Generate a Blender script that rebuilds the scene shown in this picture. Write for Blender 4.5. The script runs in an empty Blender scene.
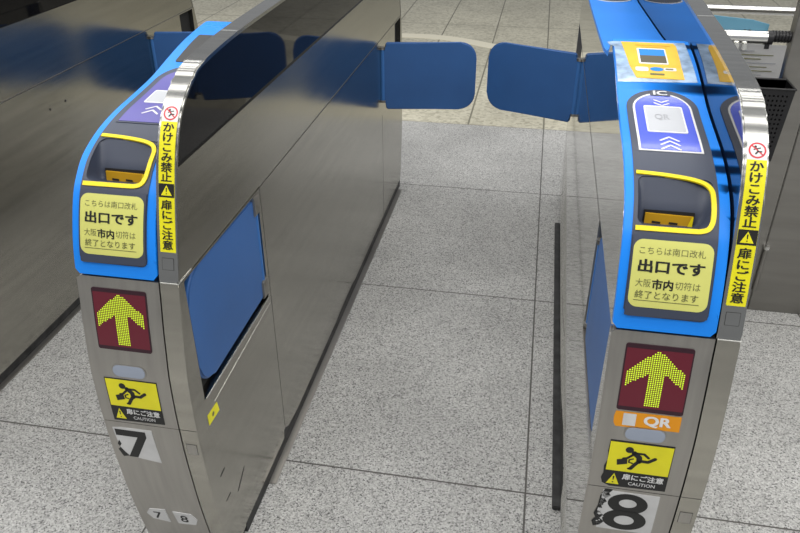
import bpy, bmesh, math, random
from mathutils import Vector, Matrix
from mathutils.geometry import tessellate_polygon
random.seed(7)
S = bpy.context.scene
COL = S.collection

# ------------------------------------------------------------------ camera, world, lights, exposure
YAW, PITCH, ROLL, FPX = -0.18252, 0.53832, -0.00164, 741.6
def cam_axes():
    f = Vector((math.sin(YAW)*math.cos(PITCH), math.cos(YAW)*math.cos(PITCH), -math.sin(PITCH)))
    r = Vector((math.cos(YAW), -math.sin(YAW), 0)); u = r.cross(f)
    return (math.cos(ROLL)*r+math.sin(ROLL)*u, -math.sin(ROLL)*r+math.cos(ROLL)*u, f)
cr, cu, cf = cam_axes()
cd = bpy.data.cameras.new('camera'); cam = bpy.data.objects.new('camera', cd); COL.objects.link(cam)
cd.sensor_width = 36; cd.sensor_fit = 'HORIZONTAL'; cd.lens = FPX/800*36; cd.clip_start = .02
m = Matrix.Identity(4)
for i in range(3):
    m[i][0] = cr[i]; m[i][1] = cu[i]; m[i][2] = -cf[i]
m[0][3], m[1][3], m[2][3] = 0, 0, 1.33327
cam.matrix_world = m
S.camera = cam
W = bpy.data.worlds.new('concourse_ambience'); S.world = W; W.use_nodes = True
bg = W.node_tree.nodes['Background']; bg.inputs[0].default_value = (.95, .97, 1, 1); bg.inputs[1].default_value = .29
def strip_light(x, y, z, sx, sy, power, rot=(0, 0, 0), col=(1, .98, .94)):
    d = bpy.data.lights.new('ceiling_light', 'AREA'); d.shape = 'RECTANGLE'; d.size = sx; d.size_y = sy
    d.energy = power; d.color = col
    o = bpy.data.objects.new('ceiling_light', d); o.location = (x, y, z); o.rotation_euler = rot; COL.objects.link(o)
for k in range(9):
    strip_light(.1, -2.2+.75*k, 3.1, 11, .3, (12, 18, 42, 66, 54, 36, 28, 40, 60)[k])
S.view_settings.view_transform = 'Standard'; S.view_settings.look = 'None'
S.view_settings.gamma = 1; S.view_settings.use_curve_mapping = False
S.view_settings.exposure = 0.28

# ------------------------------------------------------------------ materials
def mat(name, col, rough=.5, metal=0, spec=.5, ior=1.45, coat=0, emit=None, estr=0):
    M = bpy.data.materials.new(name); M.use_nodes = True
    b = M.node_tree.nodes['Principled BSDF']
    b.inputs['Base Color'].default_value = (*col, 1); b.inputs['Roughness'].default_value = rough
    b.inputs['Metallic'].default_value = metal; b.inputs['IOR'].default_value = ior
    b.inputs['Specular IOR Level'].default_value = spec; b.inputs['Coat Weight'].default_value = coat
    b.inputs['Coat Roughness'].default_value = .08
    if emit: b.inputs['Emission Color'].default_value = (*emit, 1); b.inputs['Emission Strength'].default_value = estr
    return M
def N(M, t, **kw):
    n = M.node_tree.nodes.new(t)
    for k, v in kw.items(): setattr(n, k, v)
    return n
def lk(M, a, b): M.node_tree.links.new(a, b)
def bsdf(M): return M.node_tree.nodes['Principled BSDF']
def wear(M, col, scale, amount, stretch=(1, 1, 1), rlo=None, rhi=None, detail=5):
    """worn variation of colour and gloss in object space"""
    tc = N(M, 'ShaderNodeTexCoord'); mp = N(M, 'ShaderNodeMapping'); mp.inputs['Scale'].default_value = stretch
    nz = N(M, 'ShaderNodeTexNoise'); nz.inputs['Scale'].default_value = scale; nz.inputs['Detail'].default_value = detail
    lk(M, tc.outputs['Object'], mp.inputs[0]); lk(M, mp.outputs[0], nz.inputs['Vector'])
    r = N(M, 'ShaderNodeValToRGB'); r.color_ramp.elements[0].position = .3; r.color_ramp.elements[1].position = .7
    a = tuple(c*(1-amount) for c in col); b = tuple(min(1, c*(1+amount)) for c in col)
    r.color_ramp.elements[0].color = (*a, 1); r.color_ramp.elements[1].color = (*b, 1)
    lk(M, nz.outputs['Fac'], r.inputs[0]); lk(M, r.outputs[0], bsdf(M).inputs['Base Color'])
    if rlo is not None:
        mr = N(M, 'ShaderNodeMapRange'); mr.inputs['To Min'].default_value = rlo; mr.inputs['To Max'].default_value = rhi
        lk(M, nz.outputs['Fac'], mr.inputs[0]); lk(M, mr.outputs[0], bsdf(M).inputs['Roughness'])
    return M
STEEL = wear(mat('brushed_steel', (.5, .48, .44), .2, 1), (.41, .395, .35), 3, .08, (1, 1, 18), .15, .24)
FSTEEL = wear(mat('satin_steel', (.5, .48, .44), .3, 1), (.39, .375, .35), 5, .09, (14, 1, 1), .30, .42)
RAIL = wear(mat('polished_steel_rail', (.6, .6, .58), .2, 1), (.40, .40, .385), 8, .08, (1, 12, 1), .14, .18)
PSTEEL = wear(mat('grey_partition_steel', (.22, .21, .2), .35, 1), (.30, .29, .27), 3, .1, (1, 1, 9), .3, .4)
MIRROR = wear(mat('smooth_steel_side', (.5, .48, .44), .08, 1), (.70, .69, .66), 3, .03, (1, 1, 3), .05, .06)
GLASS = mat('smoked_acrylic', (.004, .004, .005), .035, 0, .36, 1.4)
INNER = mat('smoked_acrylic_inner_face', (.006, .007, .01), .03, 0, .5, 2.3)
BLUE = wear(mat('glossy_blue_shell', (.012, .2, .75), .36, 0, .35), (.010, .235, .86), 6, .05)
FLAP = wear(mat('blue_padded_door', (.03, .11, .34), .45, 0, .6), (.027, .105, .31), 5, .1)
HINGE = mat('blue_hinge_paint', (.04, .15, .42), .3)
SLATE = mat('slate_grey_fascia', (.045, .055, .086), .4)
DARK = mat('black_gap', (.012, .012, .012), .8)
RUBBER = wear(mat('black_rubber', (.02, .02, .022), .6), (.03, .03, .031), 30, .5)
YEL = mat('yellow_trim', (.85, .67, .005), .35)
OCHRE = mat('ochre_slot', (.55, .3, .01), .35)
SIGNP = wear(mat('pale_yellow_paper', (.62, .62, .16), .35), (.62, .62, .17), 12, .04)
SYEL = wear(mat('yellow_sticker', (.78, .72, .01), .4), (.78, .72, .012), 25, .06)
INK = mat('black_ink', (.01, .01, .01), .5)
GINK = mat('olive_grey_ink', (.14, .14, .05), .5)
WHITE = mat('white_print', (.72, .72, .72), .4)
WORN = wear(mat('worn_white_sticker', (.6, .6, .6), .5), (.58, .58, .58), 30, .1)
RED = mat('red_print', (.6, .03, .05), .4)
LEDP = mat('dark_red_led_panel', (.09, .008, .018), .35, emit=(.5, .02, .06), estr=.05)
LEDR = mat('led_panel_rim', (.03, .006, .014), .3)
LEDA = mat('lit_yellow_green_led', (.3, .4, .01), .4, emit=(.52, .74, .03), estr=.85)
LENS = mat('pale_blue_lens', (.3, .34, .42), .2)
ICB = mat('violet_blue_panel', (.06, .1, .66), .25, coat=.3)
ICB7 = mat('gloss_washed_panel', (.10, .09, .36), .35)  # reader blue with its gloss reflection put into the colour
SCR = mat('pale_screen', (.52, .54, .58), .2)
SCRE = mat('screen_edge', (.75, .76, .8), .3)
PGREY = mat('pale_grey_print', (.3, .31, .34), .4)
ORANGE = mat('orange_sticker', (.72, .28, .005), .4)
GOLD = wear(mat('golden_yellow_sticker', (.8, .48, .02), .35, coat=.3), (.8, .48, .02), 20, .08)
FILM = wear(mat('scuffed_clear_film', (.3, .42, .6), .2, coat=.4), (.30, .43, .62), 35, .45)
LCDB = mat('reflection_and_print_blue', (.03, .25, .7), .1)  # blue reflection painted on the display, and the blue oval print
LCDG = mat('screen_reflection_grey', (.12, .11, .08), .1)  # grey part of the reflection painted on the display
LCD7 = mat('dark_display', (.05, .05, .052), .5, 0, .3)
SEAM = mat('seam_shadow_gap', (.03, .03, .028), .7)
BRIGHT = mat('bright_steel_edge', (.85, .85, .82), .22, 1)
BLACKP = mat('black_plastic', (.012, .012, .014), .4)
TUBE = mat('silver_tube', (.75, .75, .73), .18, 1)
TEAL = mat('teal_board', (.12, .3, .42), .4)
PAPER = mat('white_paper', (.62, .62, .62), .6)
COVER = mat('dull_cover_plate', (.36, .35, .33), .4, 1)

def granite(name, ramp, gx, gy, tx, ty, line, lcol, sc, dirt=.1, ydark=False):
    M = mat(name, (.4, .4, .4), .42, 0, .4)
    tc = N(M, 'ShaderNodeTexCoord')
    v = N(M, 'ShaderNodeTexVoronoi'); v.inputs['Scale'].default_value = sc
    nz = N(M, 'ShaderNodeTexNoise'); nz.inputs['Scale'].default_value = sc*.75; nz.inputs['Detail'].default_value = 3
    big = N(M, 'ShaderNodeTexNoise'); big.inputs['Scale'].default_value = 2.2; big.inputs['Detail'].default_value = 4
    for n in (v, nz, big): lk(M, tc.outputs['Object'], n.inputs['Vector'])
    sep = N(M, 'ShaderNodeSeparateColor'); lk(M, v.outputs['Color'], sep.inputs[0])
    mx = N(M, 'ShaderNodeMath', operation='ADD'); lk(M, sep.outputs[0], mx.inputs[0]); lk(M, nz.outputs['Fac'], mx.inputs[1])
    hf = N(M, 'ShaderNodeMath', operation='MULTIPLY'); hf.inputs[1].default_value = .5; lk(M, mx.outputs[0], hf.inputs[0])
    r = N(M, 'ShaderNodeValToRGB'); els = r.color_ramp.elements
    while len(els) < len(ramp): els.new(.5)
    for e, (p, c) in zip(els, ramp): e.position = p; e.color = (*c, 1)
    lk(M, hf.outputs[0], r.inputs[0])
    dm = N(M, 'ShaderNodeMapRange'); dm.inputs['From Min'].default_value = .3; dm.inputs['From Max'].default_value = .7
    dm.inputs['To Min'].default_value = 1-dirt; dm.inputs['To Max'].default_value = 1+dirt*.5
    lk(M, big.outputs['Fac'], dm.inputs[0])
    mul = N(M, 'ShaderNodeMixRGB', blend_type='MULTIPLY'); mul.inputs[0].default_value = 1
    lk(M, r.outputs[0], mul.inputs[1]); lk(M, dm.outputs[0], mul.inputs[2])
    sx = N(M, 'ShaderNodeSeparateXYZ'); lk(M, tc.outputs['Object'], sx.inputs[0])
    fs = []
    for ax, off, pitch in (('X', gx, tx), ('Y', gy, ty)):
        a = N(M, 'ShaderNodeMath', operation='SUBTRACT'); a.inputs[1].default_value = off; lk(M, sx.outputs[ax], a.inputs[0])
        b = N(M, 'ShaderNodeMath', operation='PINGPONG'); b.inputs[1].default_value = pitch/2; lk(M, a.outputs[0], b.inputs[0])
        c = N(M, 'ShaderNodeMath', operation='LESS_THAN'); c.inputs[1].default_value = line/2; lk(M, b.outputs[0], c.inputs[0]); fs.append(c)
    o = N(M, 'ShaderNodeMath', operation='MAXIMUM'); lk(M, fs[0].outputs[0], o.inputs[0]); lk(M, fs[1].outputs[0], o.inputs[1])
    mix = N(M, 'ShaderNodeMixRGB'); lk(M, o.outputs[0], mix.inputs[0]); lk(M, mul.outputs[0], mix.inputs[1]); mix.inputs[2].default_value = (*lcol, 1)
    lk(M, mix.outputs[0], bsdf(M).inputs['Base Color'])
    return M
FLOOR = granite('speckled_granite', [(.24, (.09, .09, .09)), (.34, (.30, .30, .295)), (.55, (.42, .42, .41)), (.78, (.58, .58, .57))], .066, 1.2393, .8215, .8215, .0045, (.08, .077, .072), 310, .2)
FLOORB = granite('beige_concourse_tile', [(.25, (.36, .34, .26)), (.45, (.49, .465, .365)), (.75, (.57, .545, .44))], .066, 3.66, .384, 1.1, .009, (.17, .16, .12), 60, .16)
STRIPE = mat('cream_floor_marking', (.72, .68, .54), .4)

# ------------------------------------------------------------------ mesh helpers
def obj(name, bm, material, parent=None, smooth=35, loc=None):
    me = bpy.data.meshes.new(name)
    bmesh.ops.recalc_face_normals(bm, faces=bm.faces[:]) if smooth != 'flat' else None
    bm.to_mesh(me); bm.free()
    if smooth and smooth != 'flat':
        for p in me.polygons: p.use_smooth = True
        me.set_sharp_from_angle(angle=math.radians(smooth))
    me.materials.append(material)
    o = bpy.data.objects.new(name, me); COL.objects.link(o)
    if parent: o.parent = parent
    if loc: o.location = loc
    return o
def tag(o, label=None, cat=None, group=None, kind=None):
    if label: o['label'] = label
    if cat: o['category'] = cat
    if group: o['group'] = group
    if kind: o['kind'] = kind
    return o
def empty(name, loc):
    o = bpy.data.objects.new(name, None); o.location = loc; o.empty_display_size = .1; COL.objects.link(o); return o
X0, YC = .089, 1.91
def L(x, y, z): return Vector((x-X0, y-YC, z))
def prism(poly, xa, xb, bevel=0, seg=2, which='both'):
    """poly of (Y, Z) extruded along x, in the gate's own frame"""
    bm = bmesh.new()
    a = [bm.verts.new(L(xa, y, z)) for y, z in poly]; b = [bm.verts.new(L(xb, y, z)) for y, z in poly]
    n = len(poly)
    fa = bm.faces.new(a); fb = bm.faces.new(b[::-1])
    for i in range(n):
        j = (i+1) % n; bm.faces.new((a[j], a[i], b[i], b[j]))
    if bevel:
        es = []
        if which in ('both', 'a'): es += list(fa.edges)
        if which in ('both', 'b'): es += list(fb.edges)
        bmesh.ops.bevel(bm, geom=es, offset=bevel, segments=seg, affect='EDGES', clamp_overlap=True)
    bmesh.ops.recalc_face_normals(bm, faces=bm.faces[:])
    return bm
def box(x0, x1, y0, y1, z0, z1, bevel=0, f=L, seg=2):
    bm = bmesh.new(); bmesh.ops.create_cube(bm, size=1)
    for v in bm.verts:
        v.co = f(x0+(v.co.x+.5)*(x1-x0), y0+(v.co.y+.5)*(y1-y0), z0+(v.co.z+.5)*(z1-z0))
    if bevel: bmesh.ops.bevel(bm, geom=bm.edges[:], offset=bevel, segments=seg, affect='EDGES')
    return bm
G = lambda x, y, z: Vector((x, y, z))
def join(*bms):
    out = bmesh.new()
    for b in bms:
        me = bpy.data.meshes.new('t'); b.to_mesh(me); b.free(); out.from_mesh(me); bpy.data.meshes.remove(me)
    return out
def cyl(p, q, r, seg=20, cap=True):
    p, q = Vector(p), Vector(q); d = q-p
    bm = bmesh.new(); bmesh.ops.create_cone(bm, cap_ends=cap, segments=seg, radius1=r, radius2=r, depth=d.length)
    bmesh.ops.transform(bm, matrix=Matrix.Translation((p+q)/2) @ d.to_track_quat('Z', 'Y').to_matrix().to_4x4(), verts=bm.verts[:])
    return bm
def boolean_cut(bm, cutters):
    o = obj('t', bm, DARK, smooth=None); cs = []
    for c in cutters:
        co = obj('c', c, DARK, smooth=None); cs.append(co)
        md = o.modifiers.new('b', 'BOOLEAN'); md.operation = 'DIFFERENCE'; md.solver = 'EXACT'; md.object = co
    bpy.context.view_layer.update()
    me = bpy.data.meshes.new_from_object(o.evaluated_get(bpy.context.evaluated_depsgraph_get()))
    r = bmesh.new(); r.from_mesh(me); bpy.data.meshes.remove(me)
    for x in cs+[o]:
        d = x.data; bpy.data.objects.remove(x); bpy.data.meshes.remove(d)
    return r

# ------------------------------------------------------------------ side profiles of a gate (Y, Z)
FR = [(.955,0),(.935,.06),(.924,.11),(.909,.204),(.899,.298),(.894,.357),(.892,.406),(.891,.456),(.893,.527),(.899,.576),(.906,.625),(.914,.668),(.920,.705),(.930,.75),(.947,.796),(.964,.83),(.979,.849),(1.003,.871),(1.035,.887),(1.075,.900),(1.127,.910),(1.2,.918),(1.27,.927),(1.35,.944),(1.42,.957),(1.5,.966),(1.545,.969)]
RL = [(.920,.703),(.934,.752),(.957,.83),(.983,.90),(1.009,.944),(1.04,.972),(1.075,.991),(1.115,1.004),(1.27,1.016),(1.52,1.022),(1.656,1.025),(1.91,1.027)]
def catmull(P, n=5):
    P = [Vector(p) for p in P]; Q = [2*P[0]-P[1]]+P+[2*P[-1]-P[-2]]; out = []
    for i in range(1, len(Q)-2):
        p0, p1, p2, p3 = Q[i-1:i+3]
        for k in range(n):
            t = k/n; out.append(.5*((2*p1)+(p2-p0)*t+(2*p0-5*p1+4*p2-p3)*t*t+(3*p1-p0-3*p2+p3)*t**3))
    out.append(P[-1]); return out
class Path:
    def __init__(s, pts, z0):
        s.p = pts; s.s = [0]
        for a, b in zip(pts, pts[1:]): s.s.append(s.s[-1]+(b-a).length)
        for i in range(len(pts)-1):
            if pts[i].y <= z0 <= pts[i+1].y:
                t = (z0-pts[i].y)/(pts[i+1].y-pts[i].y); o = s.s[i]+t*(s.s[i+1]-s.s[i]); break
        else: o = 0
        s.s = [a-o for a in s.s]
    def at(s, v):
        v = min(max(v, s.s[0]), s.s[-1])
        for i in range(len(s.p)-1):
            if v <= s.s[i+1]+1e-12:
                t = (v-s.s[i])/(s.s[i+1]-s.s[i]); return s.p[i].lerp(s.p[i+1], t)
        return s.p[-1]
    def nrm(s, v):
        d = (s.at(v+.004)-s.at(v-.004)).normalized(); return Vector((-d.y, d.x))
    def seg(s, a, b):
        return [s.at(a)]+[p for p, q in zip(s.p, s.s) if a+1e-5 < q < b-1e-5]+[s.at(b)]
    def of_z(s, z):
        for i in range(len(s.p)-1):
            if s.p[i].y <= z <= s.p[i+1].y: return s.s[i]+(z-s.p[i].y)/(s.p[i+1].y-s.p[i].y)*(s.s[i+1]-s.s[i])
FP = Path(catmull(FR), .705); RP = Path(catmull(RL), .703)
def fmap(x, s, off):
    p = FP.at(s)+FP.nrm(s)*off; return L(x, p.x, p.y)
def rmap(x, s, off):
    p = RP.at(s)+RP.nrm(s)*off; return L(x, p.x, p.y)
def wallmap(side):                              # decals on the right steel side: u = Y, v = Z
    return lambda u, v, off: L(.178+off, u, v)
def mir(pts): return [(2*YC-y, z) for y, z in reversed(pts)]
T2 = lambda pts: [(p.x, p.y) for p in pts]

# ------------------------------------------------------------------ 2D shapes wrapped on the fascia
def poly2(loops):
    bm = bmesh.new(); vs = [bm.verts.new((p[0], p[1], 0)) for l in loops for p in l]
    for t in tessellate_polygon([[Vector((p[0], p[1], 0)) for p in l] for l in loops]):
        try: bm.faces.new([vs[i] for i in t])
        except ValueError: pass
    return bm
def rrect(x0, x1, y0, y1, r, n=5):
    out = []
    for cx, cy, a in ((x1-r, y1-r, 0), (x0+r, y1-r, 90), (x0+r, y0+r, 180), (x1-r, y0+r, 270)):
        for k in range(n+1):
            t = math.radians(a+90*k/n); out.append((cx+r*math.cos(t), cy+r*math.sin(t)))
    return out
def circ(cx, cy, r, n=20, ry=None): return [(cx+r*math.cos(2*math.pi*k/n), cy+(ry or r)*math.sin(2*math.pi*k/n)) for k in range(n)]
def stroke(pts, w):
    """thick polyline as a list of polygons"""
    out = []
    for a, b in zip(pts, pts[1:]):
        a, b = Vector(a), Vector(b); d = (b-a).normalized(); n = Vector((-d.y, d.x))*w/2
        out.append([a-n, b-n, b+n, a+n])
    for p in pts: out.append(circ(p[0], p[1], w/2, 10))
    return out
def polys(ps): return join(*[poly2([p]) for p in ps])
def ribbon(pts, w):
    pts = [Vector(p) for p in pts]; l, r = [], []
    for i, p in enumerate(pts):
        d = (pts[min(i+1, len(pts)-1)]-pts[max(i-1, 0)]).normalized(); n = Vector((-d.y, d.x))*w/2
        l.append(p+n); r.append(p-n)
    return l+r[::-1]
def wrap(name, bm, fn, off, material, parent, thick=0, step=.008):
    """map a flat (u, v) mesh onto a surface; thick > 0 makes it a plate with edges"""
    vs = [v.co.y for v in bm.verts]; k = 0
    if step:
        k = math.floor(min(vs)/step)+1
        while k*step < max(vs):
            bmesh.ops.bisect_plane(bm, geom=bm.verts[:]+bm.edges[:]+bm.faces[:], plane_co=(0, k*step, 0), plane_no=(0, 1, 0)); k += 1
    for v in bm.verts: v.co.z += off+thick
    if thick:
        be = [e for e in bm.edges if e.is_boundary]
        r = bmesh.ops.extrude_edge_only(bm, edges=be)
        for v in [g for g in r['geom'] if isinstance(g, bmesh.types.BMVert)]: v.co.z = off-.0005
    for v in bm.verts: v.co = fn(v.co.x, v.co.y, v.co.z)
    return obj(name, bm, material, parent, 40 if thick else None)
def text2(body, bold=0, size=1.0):
    c = bpy.data.curves.new('t', 'FONT'); c.body = body; c.size = size; c.resolution_u = 3
    o = bpy.data.objects.new('t', c); COL.objects.link(o); bpy.context.view_layer.update()
    me = bpy.data.meshes.new_from_object(o.evaluated_get(bpy.context.evaluated_depsgraph_get()))
    bm = bmesh.new()
    for dx, dy in ([(0, 0)] if not bold else [(bold*a, bold*b_) for a in (-1, 0, 1) for b_ in (-.7, 0, .7)]):
        me.transform(Matrix.Translation((dx, dy, 3e-5))); bm.from_mesh(me); me.transform(Matrix.Translation((-dx, -dy, 0)))
    bpy.data.meshes.remove(me); bpy.data.objects.remove(o); bpy.data.curves.remove(c)
    return bm
def fit(bm, u0, u1, v0, v1):
    xs = [v.co.x for v in bm.verts]; ys = [v.co.y for v in bm.verts]; a, b, c, d = min(xs), max(xs), min(ys), max(ys)
    for v in bm.verts:
        v.co = (u0+(v.co.x-a)/(b-a)*(u1-u0), v0+(v.co.y-c)/(d-c)*(v1-v0), v.co.z)
    return bm
def glyph(ch, cu_, cv, em, bold=.03, sx=1, sy=1):
    bm = text2(ch, bold)
    for v in bm.verts: v.co = (cu_+(v.co.x-.5)*em*sx, cv+(v.co.y-.37)*em*sy, v.co.z)
    return bm

def seven_shape(u0, u1, v0, v1):
    q = [(0, 1), (1, 1), (1, .8), (.52, 0), (.22, 0), (.70, .78), (0, .78)]
    return [[(u0+a*(u1-u0), v0+b*(v1-v0)) for a, b in q]]
def eight_bm(u0, u1, v0, v1):
    w, h = u1-u0, v1-v0; cx = (u0+u1)/2
    t = poly2([circ(cx, v0+.735*h, w*.45, 28, h*.265), circ(cx, v0+.75*h, w*.2, 24, h*.11)])
    b = poly2([circ(cx, v0+.29*h, w*.5, 28, h*.29), circ(cx, v0+.28*h, w*.23, 24, h*.13)])
    return join(t, b)

SCUFFS = [[(1.004, .141), (1.009, .140), (1.046, .163), (1.052, .170), (1.046, .168), (1.02, .153)], [(.944, .247), (.948, .245), (.966, .247), (.968, .250), (.955, .2505)], [(.95, .172), (.955, .170), (.976, .171), (.972, .174)],
          [(1.285, .027), (1.31, .027), (1.40, .027), (1.36, .031), (1.32, .036), (1.305, .046), (1.29, .050)], [(1.8, .027), (2.05, .027), (2.0, .034), (1.86, .032)]]
# ------------------------------------------------------------------ pieces of a gate
def lower_poly(z0, z1, inset=0):
    s0, s1 = FP.of_z(z0), FP.of_z(z1); p = [(y+inset, z) for y, z in T2(FP.seg(s0, s1))]
    return p+mir(p)
def flap_shape(ln=.33):
    """outline in (t from the hinge, z)"""
    za, zb = .457, .692
    o = [(0, .492), (.016, .492), (.016, za+.006), (.022, za)]
    for k in range(9):
        a = math.radians(-90+90*k/8); o.append((ln-.055+.055*math.cos(a), za+.055+.055*math.sin(a)))
    for k in range(9):
        a = math.radians(90*k/8); o.append((ln-.055+.055*math.cos(a), zb-.055+.055*math.sin(a)))
    o += [(.022, zb), (.016, zb-.006), (.016, .666), (0, .666)]
    return o
def make_flap(gate, x, y, ang, label, thick=.013, ln=.33):
    """ang: direction the door points in the ground plane"""
    d = Vector((math.cos(ang), math.sin(ang))); n = Vector((-d.y, d.x))
    def at(t, z, o): return L(x+d.x*t+n.x*o, y+d.y*t+n.y*o, z)
    sh = flap_shape(ln); bm = bmesh.new()
    a = [bm.verts.new(at(t, z, -thick/2)) for t, z in sh]; b = [bm.verts.new(at(t, z, thick/2)) for t, z in sh]
    fa = bm.faces.new(a); fb = bm.faces.new(b[::-1])
    for i in range(len(sh)):
        j = (i+1) % len(sh); bm.faces.new((a[j], a[i], b[i], b[j]))
    bmesh.ops.bevel(bm, geom=list(fa.edges)+list(fb.edges), offset=.004, segments=3, affect='EDGES')
    f = obj('flap_door', bm, FLAP, gate, 50); f['label'] = label
    pv = at(.006, 0, 0)
    hb = cyl(pv+Vector((0, 0, .490)), pv+Vector((0, 0, .668)), .0085, 14)
    obj('hinge_barrel', hb, HINGE, f)
    for z in (.482, .668):
        obj('hinge_bracket', cyl(pv+Vector((0, 0, z)), pv+Vector((0, 0, z+.008)), .011, 14), FSTEEL, f)
    return f

def make_gate(x, label, number, front=True):
    g = empty('ticket_gate', (x+X0, YC, 0)); tag(g, label, 'ticket gate', 'ticket gates in the row')
    # ---- lower cabinet (left) and side frame (right), with the door recesses cut in
    rear_cut = lambda xa, xb: prism([(2.765, .50), (2*YC-.938, .50), (2*YC-.938, .697), (2.765, .697)], xa, xb)
    def recess(xa, xb, ya, yb): return prism([(ya, .447), (yb, .4465), (yb, .697), (ya, .697)], xa, xb)
    cut = lambda xa, xb: [recess(xa, xb, .938, 1.283), prism(mir([(.938, .447), (1.283, .4465), (1.283, .697), (.938, .697)]), xa, xb)]
    cab = prism(lower_poly(.02, .7025), 0, .1437, .007, 3, 'a')
    cb = obj('cabinet', boolean_cut(cab, cut(-.02, .03)), FSTEEL, g); cb.data.materials.append(MIRROR)
    for f in cb.data.polygons:
        if f.normal.x < -.9: f.material_index = 1
    fr = prism(lower_poly(.02, .7022), .1462, .178, .002, 2, 'b')
    obj('side_frame', boolean_cut(fr, [cut(.152, .2)[0], rear_cut(.152, .2)]), STEEL, g)
    obj('light_blocker', prism(lower_poly(.0, .70, .006), .120, .160), DARK, g)  # dark filler added inside to block light through the joint
    for xa, xb, ya, za in ((.0302, .0312, 2*YC-1.282, .448), (.1505, .1523, 2.766, .501)):
        obj('recess_lining', box(xa, xb, .939, 1.282, .448, .6965), DARK, g); obj('recess_lining', box(xa, xb, ya, 2*YC-.939, za, .6965), DARK, g)
    # ledges of the front recess on the right side: two bright folded edges
    for dz, mt in ((0, BRIGHT), (-.03, BRIGHT)):
        e = [(.945, .4463), (1.287, .4458), (1.287, .4438), (.945, .4443)] if dz == 0 else [(.973, .4155), (1.289, .4285), (1.289, .4272), (.973, .4142)]
        obj('recess_lip', prism(e, .1775, .1793 if dz == 0 else .1783), mt, g)
    # kick base, rubber strip
    lp = lower_poly(.0, .021, .012)
    obj('kick_base', prism(lp, .008, .172), RUBBER, g)
    obj('kick_strip', box(.170, .1788, 1.02, 2*YC-.96, .0, .026), RUBBER, g)
    obj('floor_flange', box(.172, .196, 1.16, 2*YC-1.0, .0, .003, .001), COVER, g)
    obj('rubber_strip', box(-.0165, .002, 1.2, 2.61, .0, .012, .002), RUBBER, g)
    # ---- upper steel panel, smoked panels, rail
    inn = [p-RP.nrm(s)*.0065 for p, s in zip(RP.p, RP.s)]
    lo = [(p.x, p.y) for p in inn if .7032 < p.y < .878]
    s7, s8 = (next(i for i, p in enumerate(inn) if p.y > z) for z in (.7032, .878))
    def cross(z):
        for a, b in zip(inn, inn[1:]):
            if a.y <= z < b.y: t = (z-a.y)/(b.y-a.y); return (a.x+t*(b.x-a.x), z)
    half = [cross(.7032)]+lo+[cross(.8775)]
    obj('upper_side_panel', prism(half+mir(half), .1465, .1772), STEEL, g)
    up = [cross(.8776)]+[(p.x, p.y) for p in inn if p.y > .8785]
    um = mir(up)[1:]
    obj('smoked_panel', prism(up+um, .160, .1735), GLASS, g)
    obj('smoked_inner_panel', prism([cross(.72)]+[(p.x, p.y) for p in inn if p.y > .72]+mir([cross(.72)]+[(p.x, p.y) for p in inn if p.y > .72])[1:], .1452, .1462), INNER, g)
    outer = T2(RP.p); outer = outer+mir(outer)[1:]
    innr = T2(inn); innr = innr+mir(innr)[1:]
    bm = bmesh.new(); rows = []
    for (oy, oz), (iy, iz) in zip(outer, innr):
        rows.append([bm.verts.new(L(.145, oy, oz)), bm.verts.new(L(.178, oy, oz)), bm.verts.new(L(.178, iy, iz)), bm.verts.new(L(.145, iy, iz))])
    for r, q in zip(rows, rows[1:]):
        for k in range(4): bm.faces.new((r[k], r[(k+1) % 4], q[(k+1) % 4], q[k]))
    bm.faces.new(rows[0]); bm.faces.new(rows[-1][::-1])
    es = [e for e in bm.edges if len({round(v.co.x, 4) for v in e.verts}) == 1 and all(any((v.co-r[k].co).length < 1e-7 for r in (rows[0],)) is False for k in (0,) for v in e.verts)]
    oset = {v for r in rows for v in r[:2]}
    be = [e for e in bm.edges if e.verts[0] in oset and e.verts[1] in oset and abs(e.verts[0].co.x-e.verts[1].co.x) < 1e-6]
    bmesh.ops.bevel(bm, geom=be, offset=.0022, segments=2, affect='EDGES')
    rail = obj('rail', bm, RAIL, g, 30)
    for sv in (RP.s[-1]*0+.385, {'7': .545, '8': .787}.get(number, .6)):
        wrap('rail_joint', poly2([rrect(.1465, .1765, sv-.0035, sv+.0035, .0008, 1)]), rmap, .0002, BRIGHT, rail, .0003, 0)
    obj('seam_edge', box(.1462, .1785, .9195, .97, .7016, .7036), BRIGHT, g)
    # vertical and horizontal joints of the side wall
    obj('panel_joint', box(.177, .1782, 1.297, 1.2985, .03, .70), SEAM, g)
    obj('panel_joint', box(.177, .1782, 2*YC-1.2985, 2*YC-1.297, .03, .43), SEAM, g)
    obj('panel_joint', box(.176, .1776, 1.30, 2*YC-1.30, .7012, .7036), COVER, g)
    # ---- blue shell with ticket recess
    ft = T2(FP.seg(.0005, FP.s[-1]-.004))
    bk = [(1.556, .962), (1.562, .948), (1.575, .932), (1.62, .924), (1.70, .911), (1.9, .897), (2.2, .880), (2.42, .868)]
    rear = mir([p for p in T2(FP.seg(.0005, .19)) if p[1] < .868])
    cap = prism(ft+bk+rear, 0, .1425, .007, 3, 'both')
    P1, P2 = FP.at(.153), FP.at(.237)
    pk = [(P1.x, P1.y), (1.013, .829), (1.016, .849), (P2.x, P2.y)]
    nn = FP.nrm(.195)*.05; pm = FP.at(.195)
    cutp = [(P1.x-.012, P1.y-.002), (1.019, .822), (1.024, .849), (P2.x+.0075, P2.y+.008), (pm.x+nn.x, pm.y+nn.y)]
    cap = boolean_cut(cap, [prism(cutp, .0165, .1225)]) if front else cap
    shell = obj('blue_shell', cap, BLUE, g, 40)
    ins = [p-FP.nrm(v)*.0085 for p, v in zip(FP.p, FP.s) if .0 < v < FP.s[-1]-.004]
    ins = [(p.x, p.y) for p in ins if p.y > .706]
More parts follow.
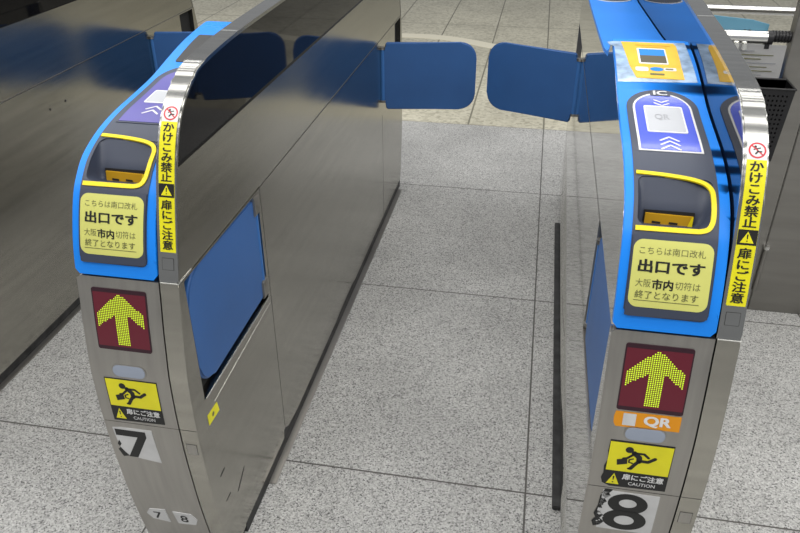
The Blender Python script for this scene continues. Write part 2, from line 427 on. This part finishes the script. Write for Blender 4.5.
    lp2 = [(ins[0][0]-.001, .7045)]+ins+[(1.552, .952), (1.575, .924), (1.62, .916), (1.70, .903), (1.9, .889), (2.2, .872), (2.42, .860)]
    obj('left_side_panel', prism(lp2+mir([(y, min(z, .861)) for y, z in [(ins[0][0]-.001, .7045)]+[q for q in ins if q[1] < .861]]), -.0006, .004), MIRROR, g)
    # rear reader fascia on the far end
    rz = lambda u, v, off: L(u, v, .8685+off)
    wrap('rear_fascia', poly2([[(.015, 2.80)]+[(.015+.0555*(1-math.cos(math.pi*k/12)), 2.47-.05*math.sin(math.pi*k/12)) for k in range(13)]+[(.126, 2.80)]]), rz, .0, SLATE, g, .001, 0)
    q = [(.015+.0555*(1-math.cos(math.pi*k/12)), 2.47-.05*math.sin(math.pi*k/12)) for k in range(13)]
    wrap('white_outline', poly2([ribbon(q, .004)]), rz, .0003, WHITE, g, .0012, 0)
    # ---- flap doors: two open at the far end, two folded into the near recesses
    make_flap(g, .177, 2.515, math.radians(10), 'blue flap door open across the right aisle')
    make_flap(g, .001, 2.485, math.radians(180-21.5), 'blue flap door open across the left aisle')
    f = make_flap(g, .1695, 1.279, math.radians(-90.6), 'blue flap door folded into the right side')
    for z in (.455, .652):
        obj('hinge_plate', box(.168, .1795, 1.258, 1.288, z, z+.043, .002), FSTEEL, f)
    f = make_flap(g, .0075, 1.250, math.radians(-89.4), 'blue flap door folded into the left side')
    if not front:
        for u in (1.868, 1.947): wrap('screw', poly2([circ(u, .621, .0035, 12)]), wallmap(1), .0002, DARK, g, .0004, 0)
        return g
    # ---- slate fascia with the hole for the recess
    out = [(.0115, .024)]
    out = rrect(.0115, .128, .022, .30, .010)
    arch = []
    ux0, ux1 = .0125, .1275
    for k in range(17):
        a = math.pi*k/16; arch.append(((ux0+ux1)/2+(ux1-ux0)/2*math.cos(a), .452+.06*math.sin(a)))
    body = [(.0115+.010, .022)]+[(.118+.010*math.sin(math.radians(a)), .032-.010*math.cos(math.radians(a))) for a in (0, 30, 60, 90)]
    body += arch+[(.0115, .032)]
    hole = rrect(.0175, .1215, .1535, .2365, .012)
    wrap('fascia', poly2([body, hole]), fmap, .0002, SLATE, g, .0012)
    # recess liner
    bm = bmesh.new(); n = 10
    def pl(path, n):
        d = [0]
        for a, b in zip(path, path[1:]): d.append(d[-1]+math.dist(a, b))
        o = []
        for k in range(n+1):
            v = d[-1]*k/n
            for i in range(len(path)-1):
                if v <= d[i+1]+1e-9:
                    t = (v-d[i])/(d[i+1]-d[i]); o.append((path[i][0]+t*(path[i+1][0]-path[i][0]), path[i][1]+t*(path[i+1][1]-path[i][1]))); break
        return o
    inner = pl(pk, n); opn = [(FP.at(.153+.084*k/n).x, FP.at(.153+.084*k/n).y) for k in range(n+1)]
    cols = []
    def col_(xv, pts): return [bm.verts.new(L(xv, a, b)) for a, b in pts]
    def blend(t): return [(o[0]*(1-t)+i[0]*t, o[1]*(1-t)+i[1]*t) for o, i in zip(opn, inner)]
    for xv, t in ((.0168, .0), (.0185, .35), (.022, .72), (.0265, .92), (.031, 1), (.101, 1), (.107, .9), (.113, .65), (.1185, .3), (.1222, 0)): cols.append(col_(xv, blend(t)))
    for a, b in zip(cols, cols[1:]):
        for i in range(n): bm.faces.new((a[i], a[i+1], b[i+1], b[i]))
    rc = obj('ticket_recess', bm, SLATE, g, 60)
    # slot on the back face of the recess
    def slm(u, v, off):                         # u = x, v = 0..1 up the back face
        return L(u, 1.013+.003*v-off, .829+.020*v)
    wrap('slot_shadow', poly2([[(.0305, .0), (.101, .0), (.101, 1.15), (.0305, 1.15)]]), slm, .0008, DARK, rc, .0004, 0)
    sl = wrap('ticket_slot', poly2([[(.0325, .0), (.0995, .0), (.0995, .88), (.0325, .95)]]), slm, .0016, OCHRE, rc, .002, 0)
    for u in (.043, .067):
        wrap('slot_mark', poly2([[(u, .25), (u+.012, .22), (u+.012, .38), (u, .42)]]), slm, .0045, DARK, sl, 0, 0)
    wrap('slot_cheek', poly2([[(.092, 0), (.0995, 0), (.0995, .88), (.097, .88)]]), slm, .0045, YEL, sl, 0, 0)
    # yellow trim
    tp = [(.0155, .2425), (.05, .2405), (.085, .236), (.104, .2305), (.1135, .224), (.1190, .214), (.1203, .20), (.1203, .175), (.1185, .162), (.1135, .1535), (.105, .1500), (.09, .1490), (.0155, .1485)]
    tp = [tuple(v) for v in catmull(tp, 3)]
    wrap('yellow_trim', poly2([ribbon(tp, .0068)]+[]), fmap, .001, YEL, g, .0024)
    # reader panel
    def archp(x0, x1, v0, vs, h, n=14):
        return [(x0, v0), (x1, v0)]+[((x0+x1)/2+(x1-x0)/2*math.cos(math.pi*k/n), vs+h*math.sin(math.pi*k/n)) for k in range(n+1)]
    k8 = number == '8'; c0, c1 = (.356, .452) if k8 else (.350, .402)
    rd = wrap('card_reader', poly2([archp(.022, .1165, .298 if k8 else .280, .447, .052)]), fmap, .0012, WHITE if k8 else SLATE, g, .0012)
    wrap('reader_face', poly2([archp(.0255, .113, .302 if k8 else .284, .447, .047)]), fmap, .0024, ICB if k8 else ICB7, rd, .0006)
    wrap('screen_frame', poly2([rrect(.039, .1005, c0, c1, .004)]), fmap, .003, SCRE, rd, .001)
    wrap('screen', poly2([rrect(.0415, .098, c0+.004, c1-.004, .004)]), fmap, .0038, SCR, rd, .0005)
    if k8: wrap('screen_lettering', fit(text2('QR', .0), .054, .077, .398, .420), fmap, .0046, PGREY, rd, 0)
    wrap('label_gap', poly2([rrect(.053, .086, .488, .506, .002)]), fmap, .0026, SLATE, rd, .0008)
    wrap('ic_lettering', fit(text2('IC', .025), .058, .081, .4905, .5045), fmap, .0037, WHITE, rd, 0)
    for v in (.474, .463): wrap('chevron', polys(stroke([(.058, v), (.0695, v-.008), (.081, v)], .0032)), fmap, .0034, WHITE, rd, 0)
    for v in (.341, .328, .315) if k8 else (.338, .323): wrap('chevron', polys(stroke([(.056, v-.012), (.0695, v), (.083, v-.012)], .0036)), fmap, .0034, WHITE, rd, 0)
    # top display / sticker on the hump
    if number == '8':
        st = wrap('clear_film', poly2([[(.001, .535), (.137, .545), (.134, .724), (.118, .722), (.002, .719), (-.011, .712), (-.008, .698), (.001, .690)]]), fmap, .0004, FILM, g, .0005)
        wrap('yellow_sticker', poly2([[(.024, .60), (.030, .57), (.034, .552), (.116, .552), (.115, .60), (.116, .70), (.112, .716), (.015, .716), (.020, .65)]]), fmap, .001, GOLD, st, .0004)
        wrap('display_frame', poly2([rrect(.0415, .0935, .607, .682, .003)]), fmap, .0014, WHITE, st, .0006)
        wrap('blue_reflection_half', poly2([[(.045, .645), (.091, .645), (.091, .677), (.045, .677)]]), fmap, .0022, LCDB, st, 0)  # upper half of the screen's reflection, painted blue
        wrap('grey_reflection_half', poly2([[(.045, .612), (.091, .612), (.091, .645), (.045, .645)]]), fmap, .0022, LCDG, st, 0)  # lower half of the screen's reflection, painted grey
        wrap('sticker_print', polys([rrect(.034, .0565, .578, .594, .004), rrect(.0835, .105, .582, .594, .003)]), fmap, .0016, WHITE, st, 0)
        wrap('blue_print', poly2([circ(.071, .587, .012, 18, .008)]), fmap, .0017, LCDB, st, 0)
        wrap('dark_print', polys([rrect(.086, .1, .585, .591, .002), rrect(.058, .083, .564, .571, .002)]), fmap, .0018, GINK, st, 0)
        wrap('brown_print', polys([rrect(.04, .105, .696, .702, .001), rrect(.05, .098, .687, .691, .001)]), fmap, .0016, OCHRE, st, 0)
    else:
        wrap('top_display', poly2([rrect(.021, .122, .525, .650, .004)]), fmap, .0003, LCD7, g, .0008)
    # notice
    sh = [(.0135, .034), (.0135, .024), (.019, .0225), (.121, .0245), (.1265, .027), (.1265, .036), (.1265, .139), (.0135, .139)]
    fm = wrap('notice_holder', poly2([sh]), fmap, .0012, SLATE, g, .002)
    nt = wrap('notice', poly2([rrect(.0155, .1235, .037, .1335, .013, 6)]), fmap, .003, SIGNP, fm, .0006)
    for body, a, b, v, h, ik, bd in (('こちらは南口改札', .024, .113, .113, .0105, GINK, .0), ('出口です', .024, .114, .0875, .0185, INK, .035),
                             ('大阪', .023, .044, .0665, .0115, GINK, .0), ('市内', .0455, .0745, .0640, .0150, INK, .03), ('切符は', .077, .111, .0665, .0115, GINK, .0), ('終了となります', .024, .110, .0500, .0115, GINK, .005)):
        wrap('notice_lettering', fit(text2(body, bd), a, b, v, v+h), fmap, .0039, ik, nt, 0)
    wrap('underline', poly2([[(.023, .0465), (.112, .0465), (.112, .0475), (.023, .0475)]]), fmap, .0039, GINK, nt, 0)
    # ---- front of the steel cabinet
    ld = wrap('led_display', poly2([rrect(.0235, .120, -.134, -.0215, .004)]), fmap, .0003, LEDR, g, .0009)
    wrap('led_field', poly2([rrect(.0255, .118, -.127, -.0285, .001)]), fmap, .0013, LEDP, ld, 0)
    ar = [(.071, -.028), (.1115, -.0635), (.1115, -.088), (.083, -.066), (.083, -.124), (.060, -.124), (.060, -.069), (.031, -.090), (.031, -.066)]
    def inside(u, v):
        c = False
        for (a, b), (d, e) in zip(ar, ar[1:]+ar[:1]):
            if (b > v) != (e > v) and u < (d-a)*(v-b)/(e-b)+a: c = not c
        return c
    dots, off_dots, pt = [], [], .0032
    for i in range(29):
        for j in range(31):
            u, v = .0262+pt*(i+.5), -.1265+pt*(j+.5)
            if u > .118 or v > -.029: continue
            (dots if inside(u, v) else off_dots).append([(u-.001, v-.001), (u+.001, v-.001), (u+.001, v+.001), (u-.001, v+.001)])
    wrap('lit_arrow', polys(dots), fmap, .0017, LEDA, ld, 0, 0)
    wrap('lens_rim', poly2([rrect(.0405, .1035, -.189, -.162, .012)]), fmap, .0002, COVER, g, .0005)
    wrap('sensor_lens', poly2([rrect(.0425, .1015, -.187, -.164, .011)]), fmap, .0006, LENS, g, .0006)
    wrap('front_joint', poly2([[(.002, -.2945), (.1775, -.2945), (.1775, -.2935), (.002, -.2935)]]), fmap, .0002, SEAM, g, 0)
    # caution sticker
    dv = -.004 if number == '8' else 0
    cs = wrap('caution_sticker', poly2([[(.0225, -.289+dv*.3), (.1195, -.2865), (.1195, -.1925), (.0225, -.1925)]] if number == '7' else
              [[(.0215, -.262), (.019, -.272), (.022, -.283), (.034, -.289), (.12, -.2865), (.1195, -.1915), (.0235, -.1915), (.0225, -.215), (.0245, -.232), (.0205, -.247)]]), fmap, .0003, INK, g, .0005)
    wrap('yellow_field', poly2([[(.024, -.2535), (.1185, -.2535), (.1185, -.194), (.024, -.194)]]), fmap, .001, SYEL, cs, 0)
    def man(pts): return [((p[0]-140)/305*.0945+.024, -.194-(p[1]-90)/180*.0595-.0) for p in pts]
    fig = [circ(*man([(237, 130)])[0], .0062, 14)]
    for pts, w in (([(262, 146), (290, 170), (292, 195)], .0085), ([(262, 146), (310, 146), (334, 166)], .0042), ([(255, 160), (232, 182), (215, 186)], .0042),
                   ([(292, 190), (335, 192), (366, 168)], .0058), ([(290, 195), (275, 215), (258, 244)], .0062), ([(258, 244), (248, 246)], .004)):
        fig += stroke(man(pts), w)
    fig.append(man([(184, 196), (234, 182), (238, 217), (189, 231)]))
    fig += stroke(man([(262, 182), (244, 190), (244, 206), (262, 210)]), .0025)
    wrap('running_pictogram', polys(fig), fmap, .0014, INK, cs, 0, 0)
    wrap('warning_triangle', poly2([[(.028, -.283), (.048, -.283), (.038, -.259)]]), fmap, .0012, SYEL, cs, 0)
    wrap('exclamation_mark', polys([[(.0372, -.2735), (.0388, -.2735), (.0393, -.265), (.0367, -.265)], circ(.038, -.2785, .0013, 10)]), fmap, .0015, INK, cs, 0)
    wrap('caution_lettering', join(fit(text2('扉にご注意', .03), .051, .114, -.2705, -.2575), fit(text2('CAUTION', .01), .062, .103, -.2815, -.2745)), fmap, .0012, WHITE, cs, 0)
    # number sticker
    if number == '7':
        ns = wrap('number_sticker', poly2([[(.013, -.310), (.030, -.307), (.089, -.3065), (.092, -.391), (.0265, -.381), (.020, -.374), (.016, -.345)]]), fmap, .0003, WORN, g, .0004)
        wrap('numeral', poly2(seven_shape(.0165, .076, -.383, -.3125)), fmap, .0009, INK, ns, 0)
        wrap('torn_edge', polys([[(.014, -.352), (.019, -.34), (.022, -.35), (.017, -.358)], [(.012, -.366), (.018, -.360), (.024, -.371), (.031, -.381), (.018, -.385)]]), fmap, .0008, INK, ns, 0)
    else:
        ns = wrap('number_sticker', poly2([[(.027, -.300), (.1155, -.3005), (.1165, -.396), (.028, -.396), (.024, -.35)]]), fmap, .0003, WORN, g, .0004)
        wrap('numeral', eight_bm(.034, .104, -.393, -.303), fmap, .0009, INK, ns, 0)
        rag = [(.033, -.298), (.046, -.298), (.041, -.306), (.044, -.312), (.036, -.32), (.040, -.327), (.035, -.333), (.037, -.345), (.032, -.353), (.039, -.362), (.034, -.37), (.042, -.378), (.036, -.388), (.026, -.393), (.022, -.38), (.027, -.37), (.023, -.36), (.027, -.34), (.028, -.315)]
        wrap('torn_edge', poly2([[(u_-.004, v_) for u_, v_ in rag]]), fmap, .0007, INK, ns, 0)
        wrap('peel_spots', polys([circ(.026+random.random()*.010, -.305-random.random()*.085, .0012+random.random()*.0016, 7) for _ in range(16)]), fmap, .0012, WORN, ns, 0)
        qs = wrap('orange_sticker', poly2([[(.024, -.1375), (.1195, -.1365), (.1195, -.163), (.026, -.1645), (.0225, -.158), (.022, -.147)]]), fmap, .0003, ORANGE, g, .0004)
        wrap('white_square', poly2([rrect(.0355, .0545, -.161, -.1395, .001)]), fmap, .0009, WORN, qs, 0)
        wrap('qr_lettering', fit(text2('QR', .035), .066, .106, -.160, -.1405), fmap, .0009, WHITE, qs, 0)
    if number == '7':
        for nm, pts, ch, a in (('7', [(.020, -.562), (.029, -.546), (.064, -.541), (.066, -.585), (.030, -.580)], '7', (.036, .052)),
                               ('8', [(.079, -.544), (.118, -.545), (.128, -.562), (.121, -.582), (.083, -.585)], '8', (.092, .108))):
            lp_ = wrap('lane_plate', poly2([pts]), fmap, .0003, WORN, g, .0012)
            wrap('numeral', fit(text2(ch, .01), a[0], a[1], -.576, -.553), fmap, .0017, INK, lp_, 0)
    # sensor covers on the band
    for fn, v0, v1 in ((rmap, .022, .042), (fmap, -.354, -.328)):
        cv = wrap('cover_plate', poly2([rrect(.1515, .1715, v0, v1, .001)]), fn, .0001, SEAM, g, .0003)
        wrap('cover_face', poly2([rrect(.1521, .1709, v0+.0006, v1-.0006, .001)]), fn, .0004, FSTEEL if fn is fmap else RAIL, cv, .0002)
    # ---- vertical sticker on the rail
    z0, z1 = .0515, .2555
    rs = wrap('rail_sticker', poly2([[(.1495, z0), (.1755, z0), (.1755, z1), (.1495, z1)]]), rmap, .0002, SYEL, rail, .0004)
    wrap('black_block', poly2([[(.1497, .139), (.1753, .139), (.1753, .1605), (.1497, .1605)]]), rmap, .0008, INK, rs, 0)
    wrap('warning_triangle', poly2([[(.1535, .142), (.1715, .142), (.1625, .158)]]), rmap, .0011, SYEL, rs, 0)
    wrap('exclamation_mark', polys([[(.1619, .1475), (.1631, .1475), (.1635, .154), (.1615, .154)], circ(.1625, .1448, .001, 8)]), rmap, .0014, INK, rs, 0)
    for word, v0, dv_ in (('かけこみ禁止', .2465, .0152), ('扉にご注意', .1275, .0161)):
        for i, c in enumerate(word):
            wrap('sticker_character', glyph(c, .1625, v0-dv_*i, .0190, .024, 1, .84), rmap, .0009, INK, rs, 0)
    ps = wrap('prohibition_sticker', poly2([[(.1495, z1), (.1755, z1), (.1755, .2825), (.1495, .2825)]]), rmap, .0002, WHITE, rail, .0004)
    wrap('prohibition_ring', join(poly2([circ(.1625, .269, .0115, 26), circ(.1625, .269, .0093, 24)]), polys(stroke([(.1555, .2755), (.1695, .2625)], .0018))), rmap, .0009, RED, ps, 0)
    wrap('prohibition_figure', polys([circ(.160, .2742, .0018, 8)]+stroke([(.161, .2715), (.1635, .2675), (.1605, .2640)], .0022)+stroke([(.1635, .2675), (.168, .2670)], .0018)+stroke([(.158, .270), (.163, .2715), (.1665, .2725)], .0015)), rmap, .0008, INK, ps, 0)
    if number == '7':
        wm = wallmap(1)
        ys = wrap('small_yellow_sticker', poly2([[(.937, .410), (.979, .407), (.984, .384), (.938, .386)]]), wm, .0003, SYEL, g, .0003, 0)
        wrap('sticker_mark', poly2([circ(.958, .397, .005, 8)]), wm, .0008, GINK, ys, 0, 0)
        for q in SCUFFS:
            wrap('scuff_mark', poly2([q]), wm, .0003, RUBBER, g, 0, 0)
    return g

# ------------------------------------------------------------------ setting
def plane(name, x0, x1, y0, y1, z, material):
    bm = bmesh.new(); bm.faces.new([bm.verts.new(p) for p in ((x0, y0, z), (x1, y0, z), (x1, y1, z), (x0, y1, z))])
    return tag(obj(name, bm, material, None, None), kind='structure')
plane('floor', -6, 6, -4, 3.66, 0, FLOOR)
plane('floor', -9, 9, 3.66, 14, 0, FLOORB)
fsp = [(-1.9, 5.46), (-1.3, 5.44), (-.99, 5.45), (-.80, 5.45), (-.64, 5.42), (-.48, 5.35), (-.32, 5.26), (-.05, 5.14), (.2, 5.12), (.42, 5.16), (.8, 5.26), (1.4, 5.5)]
fsp = [tuple(v) for v in catmull(fsp, 4)]
bm = poly2([ribbon(fsp, .12)])
for v in bm.verts: v.co.z = .002
be = [e for e in bm.edges if e.is_boundary]
r_ = bmesh.ops.extrude_edge_only(bm, edges=be)
for v in [q for q in r_['geom'] if isinstance(q, bmesh.types.BMVert)]: v.co.z = 0
tag(obj('floor_marking', bm, STRIPE, None, None), 'pale cream curved strip running across the beige floor beyond the flap doors', 'floor marking')

# ------------------------------------------------------------------ gates
make_gate(-.707, 'steel ticket gate with blue top and number 7, left of the aisle', '7')
make_gate(.143, 'steel ticket gate with blue top, number 8 and orange QR sticker', '8')
make_gate(-1.557, 'plain steel side of the ticket gate at the far left edge', None, False)

# ------------------------------------------------------------------ partition with its arm, sheet, basket; handrail
p = empty('steel_partition', (1.15, 2.15, 0)); tag(p, 'grey steel partition panel standing right of gate 8', 'partition')
def P(x, y, z): return Vector((x-1.15, y-2.15, z))
obj('panel', box(.655, .7325, 2.13, 2.17, .0, 1.25, .002, P), PSTEEL, p)
obj('door_panel', box(.7345, 1.65, 2.13, 2.17, .0, 1.25, .002, P), PSTEEL, p)
obj('backing', box(.66, 1.64, 2.14, 2.165, .0, 1.24, 0, P), DARK, p)
hg = obj('hinge_rod', cyl(P(.736, 2.124, .075), P(.736, 2.124, .232), .007), PSTEEL, p)
obj('hinge_cap', cyl(P(.736, 2.124, .226), P(.736, 2.124, .236), .010), TUBE, hg)

a = empty('barrier_arm', (.655, 2.15, .845)); tag(a, 'silver tube arm with ribbed black end fixed to the steel partition', 'arm')
def A(x, y, z): return Vector((x-.655, y-2.15, z-.845))
obj('tube', cyl(A(.40, 2.15, .842), A(.607, 2.15, .842), .0185, 24), TUBE, a)
rb = [cyl(A(.603, 2.15, .847), A(.656, 2.15, .847), .0125, 20)]
for k in range(6): rb.append(cyl(A(.608+.008*k, 2.15, .847), A(.612+.008*k, 2.15, .847), .0155, 20))
obj('ribbed_sleeve', join(*rb), BLACKP, a)
obj('end_collar', join(cyl(A(.596, 2.15, .842), A(.610, 2.15, .842), .0192, 24), box(.590, .606, 2.135, 2.165, .815, .83, .002, A)), BLACKP, a)
for x in (.515, .535): obj('clip', box(x, x+.012, 2.128, 2.139, .812, .830, .002, A), BRIGHT, a)
for x in (.538, .550): obj('rivet', cyl(A(x, 2.15, .858), A(x, 2.15, .862), .003, 10), BLACKP, a)

s = empty('notice_sheet', (.57, 2.12, .69)); tag(s, 'white printed sheet hanging below the silver arm, behind the black basket', 'sheet')
bm = bmesh.new(); vs = [[bm.verts.new((x-.57, y-2.12, z-.69)) for x in (.44, .648)] for y, z in ((2.1335, .705), (2.1335, .74), (2.1345, .79), (2.136, .828))]
for q, w in zip(vs, vs[1:]): bm.faces.new((q[0], q[1], w[1], w[0]))
sol = bmesh.ops.solidify(bm, geom=bm.faces[:], thickness=.001)
obj('paper', bm, PAPER, s, 60)
for k in range(7):
    z = .748+.0105*k; y = 2.1335+(z-.74)*.02-.0016
    obj('printed_line', box(.46, (.60, .625, .61, .63, .59, .62, .57)[k], y-.0003, y+.0003, z-.001, z+.001, 0, lambda x, y, z: Vector((x-.57, y-2.12, z-.69))), GINK if k % 3 else PGREY, s)

b = empty('basket', (.59, 2.08, .535)); tag(b, 'black perforated basket mounted on the partition beside the rail of gate 8', 'basket')
def B(x, y, z): return Vector((x-.59, y-2.08, z-.535))
def bw(z, t): return .470+(.668-.470)*t+(1-(z-.535)/.204)*(-.010 if t > .5 else .03)
bm = bmesh.new(); nx, nz = 18, 16
for (ya, yb) in ((2.035, 2.05),):
    for i in range(nx):
        for j in range(nz):
            def pt(a, c):
                z = .535+.204*(j+c)/nz; x = bw(z, 1)*(i+a)/nx+bw(z, 0)*(1-(i+a)/nx); return B(x, 2.05-.012*(z-.535)/.204, z)
            if i in (0, nx-1) or j in (0, nz-1): 
                bm.faces.new([bm.verts.new(pt(*q)) for q in ((0, 0), (1, 0), (1, 1), (0, 1))]); continue
            o = [(0, 0), (1, 0), (1, 1), (0, 1)]; h = [(.28, .28), (.72, .28), (.72, .72), (.28, .72)]
            ov = [bm.verts.new(pt(*q)) for q in o]; hv = [bm.verts.new(pt(*q)) for q in h]
            for k in range(4): bm.faces.new((ov[k], ov[(k+1) % 4], hv[(k+1) % 4], hv[k]))
bmesh.ops.remove_doubles(bm, verts=bm.verts[:], dist=1e-5)
bmesh.ops.solidify(bm, geom=bm.faces[:], thickness=.002)
obj('perforated_front', bm, BLACKP, b, None)
def quad(*pts):
    bm = bmesh.new(); bm.faces.new([bm.verts.new(B(*q)) for q in pts]); bmesh.ops.solidify(bm, geom=bm.faces[:], thickness=.002); return bm
obj('side_wall', quad((.658, 2.05, .535), (.658, 2.13, .535), (.668, 2.13, .739), (.668, 2.038, .739)), BLACKP, b)
obj('side_wall', quad((.50, 2.05, .535), (.50, 2.13, .535), (.470, 2.13, .739), (.470, 2.038, .739)), BLACKP, b)
obj('back_wall', quad((.50, 2.129, .535), (.658, 2.129, .535), (.668, 2.129, .739), (.470, 2.129, .739)), BLACKP, b)
obj('base', quad((.50, 2.05, .535), (.658, 2.05, .535), (.658, 2.13, .535), (.50, 2.13, .535)), BLACKP, b)
rim = [(.470, 2.038), (.668, 2.038), (.668, 2.13), (.470, 2.13)]
obj('rim', join(*[cyl(B(*u, .739), B(*v, .739), .003, 10) for u, v in zip(rim, rim[1:]+rim[:1])]), BLACKP, b)

bm = bmesh.new(); bp_ = [(.36, .80), (.60, .80), (.602, .872), (.56, .882), (.36, .898)]
ra, rb_ = ([bm.verts.new((x-.48, dy, z-.80)) for x, z in bp_] for dy in (-.003, .003))
bm.faces.new(ra); bm.faces.new(rb_[::-1])
for k in range(5): bm.faces.new((ra[k], ra[(k+1) % 5], rb_[(k+1) % 5], rb_[k]))
tag(obj('board', bm, TEAL, None, None, (.48, 2.176, .80)), 'pale teal plastic board held behind the silver arm', 'board')

h = empty('handrail', (.9, 3.0, 0)); tag(h, 'horizontal silver handrail at the top right, beyond gate 8', 'handrail')
def H(x, y, z): return Vector((x-.9, y-3.0, z))
obj('tube', cyl(H(.40, 3, .745), H(1.9, 3, .745), .0155, 24), TUBE, h)
for x in (.45, 1.7):
    pst = obj('post', cyl(H(x, 3, 0), H(x, 3, .745), .0145, 20), TUBE, h)
    obj('foot_plate', cyl(H(x, 3, 0), H(x, 3, .008), .045, 24), TUBE, pst)
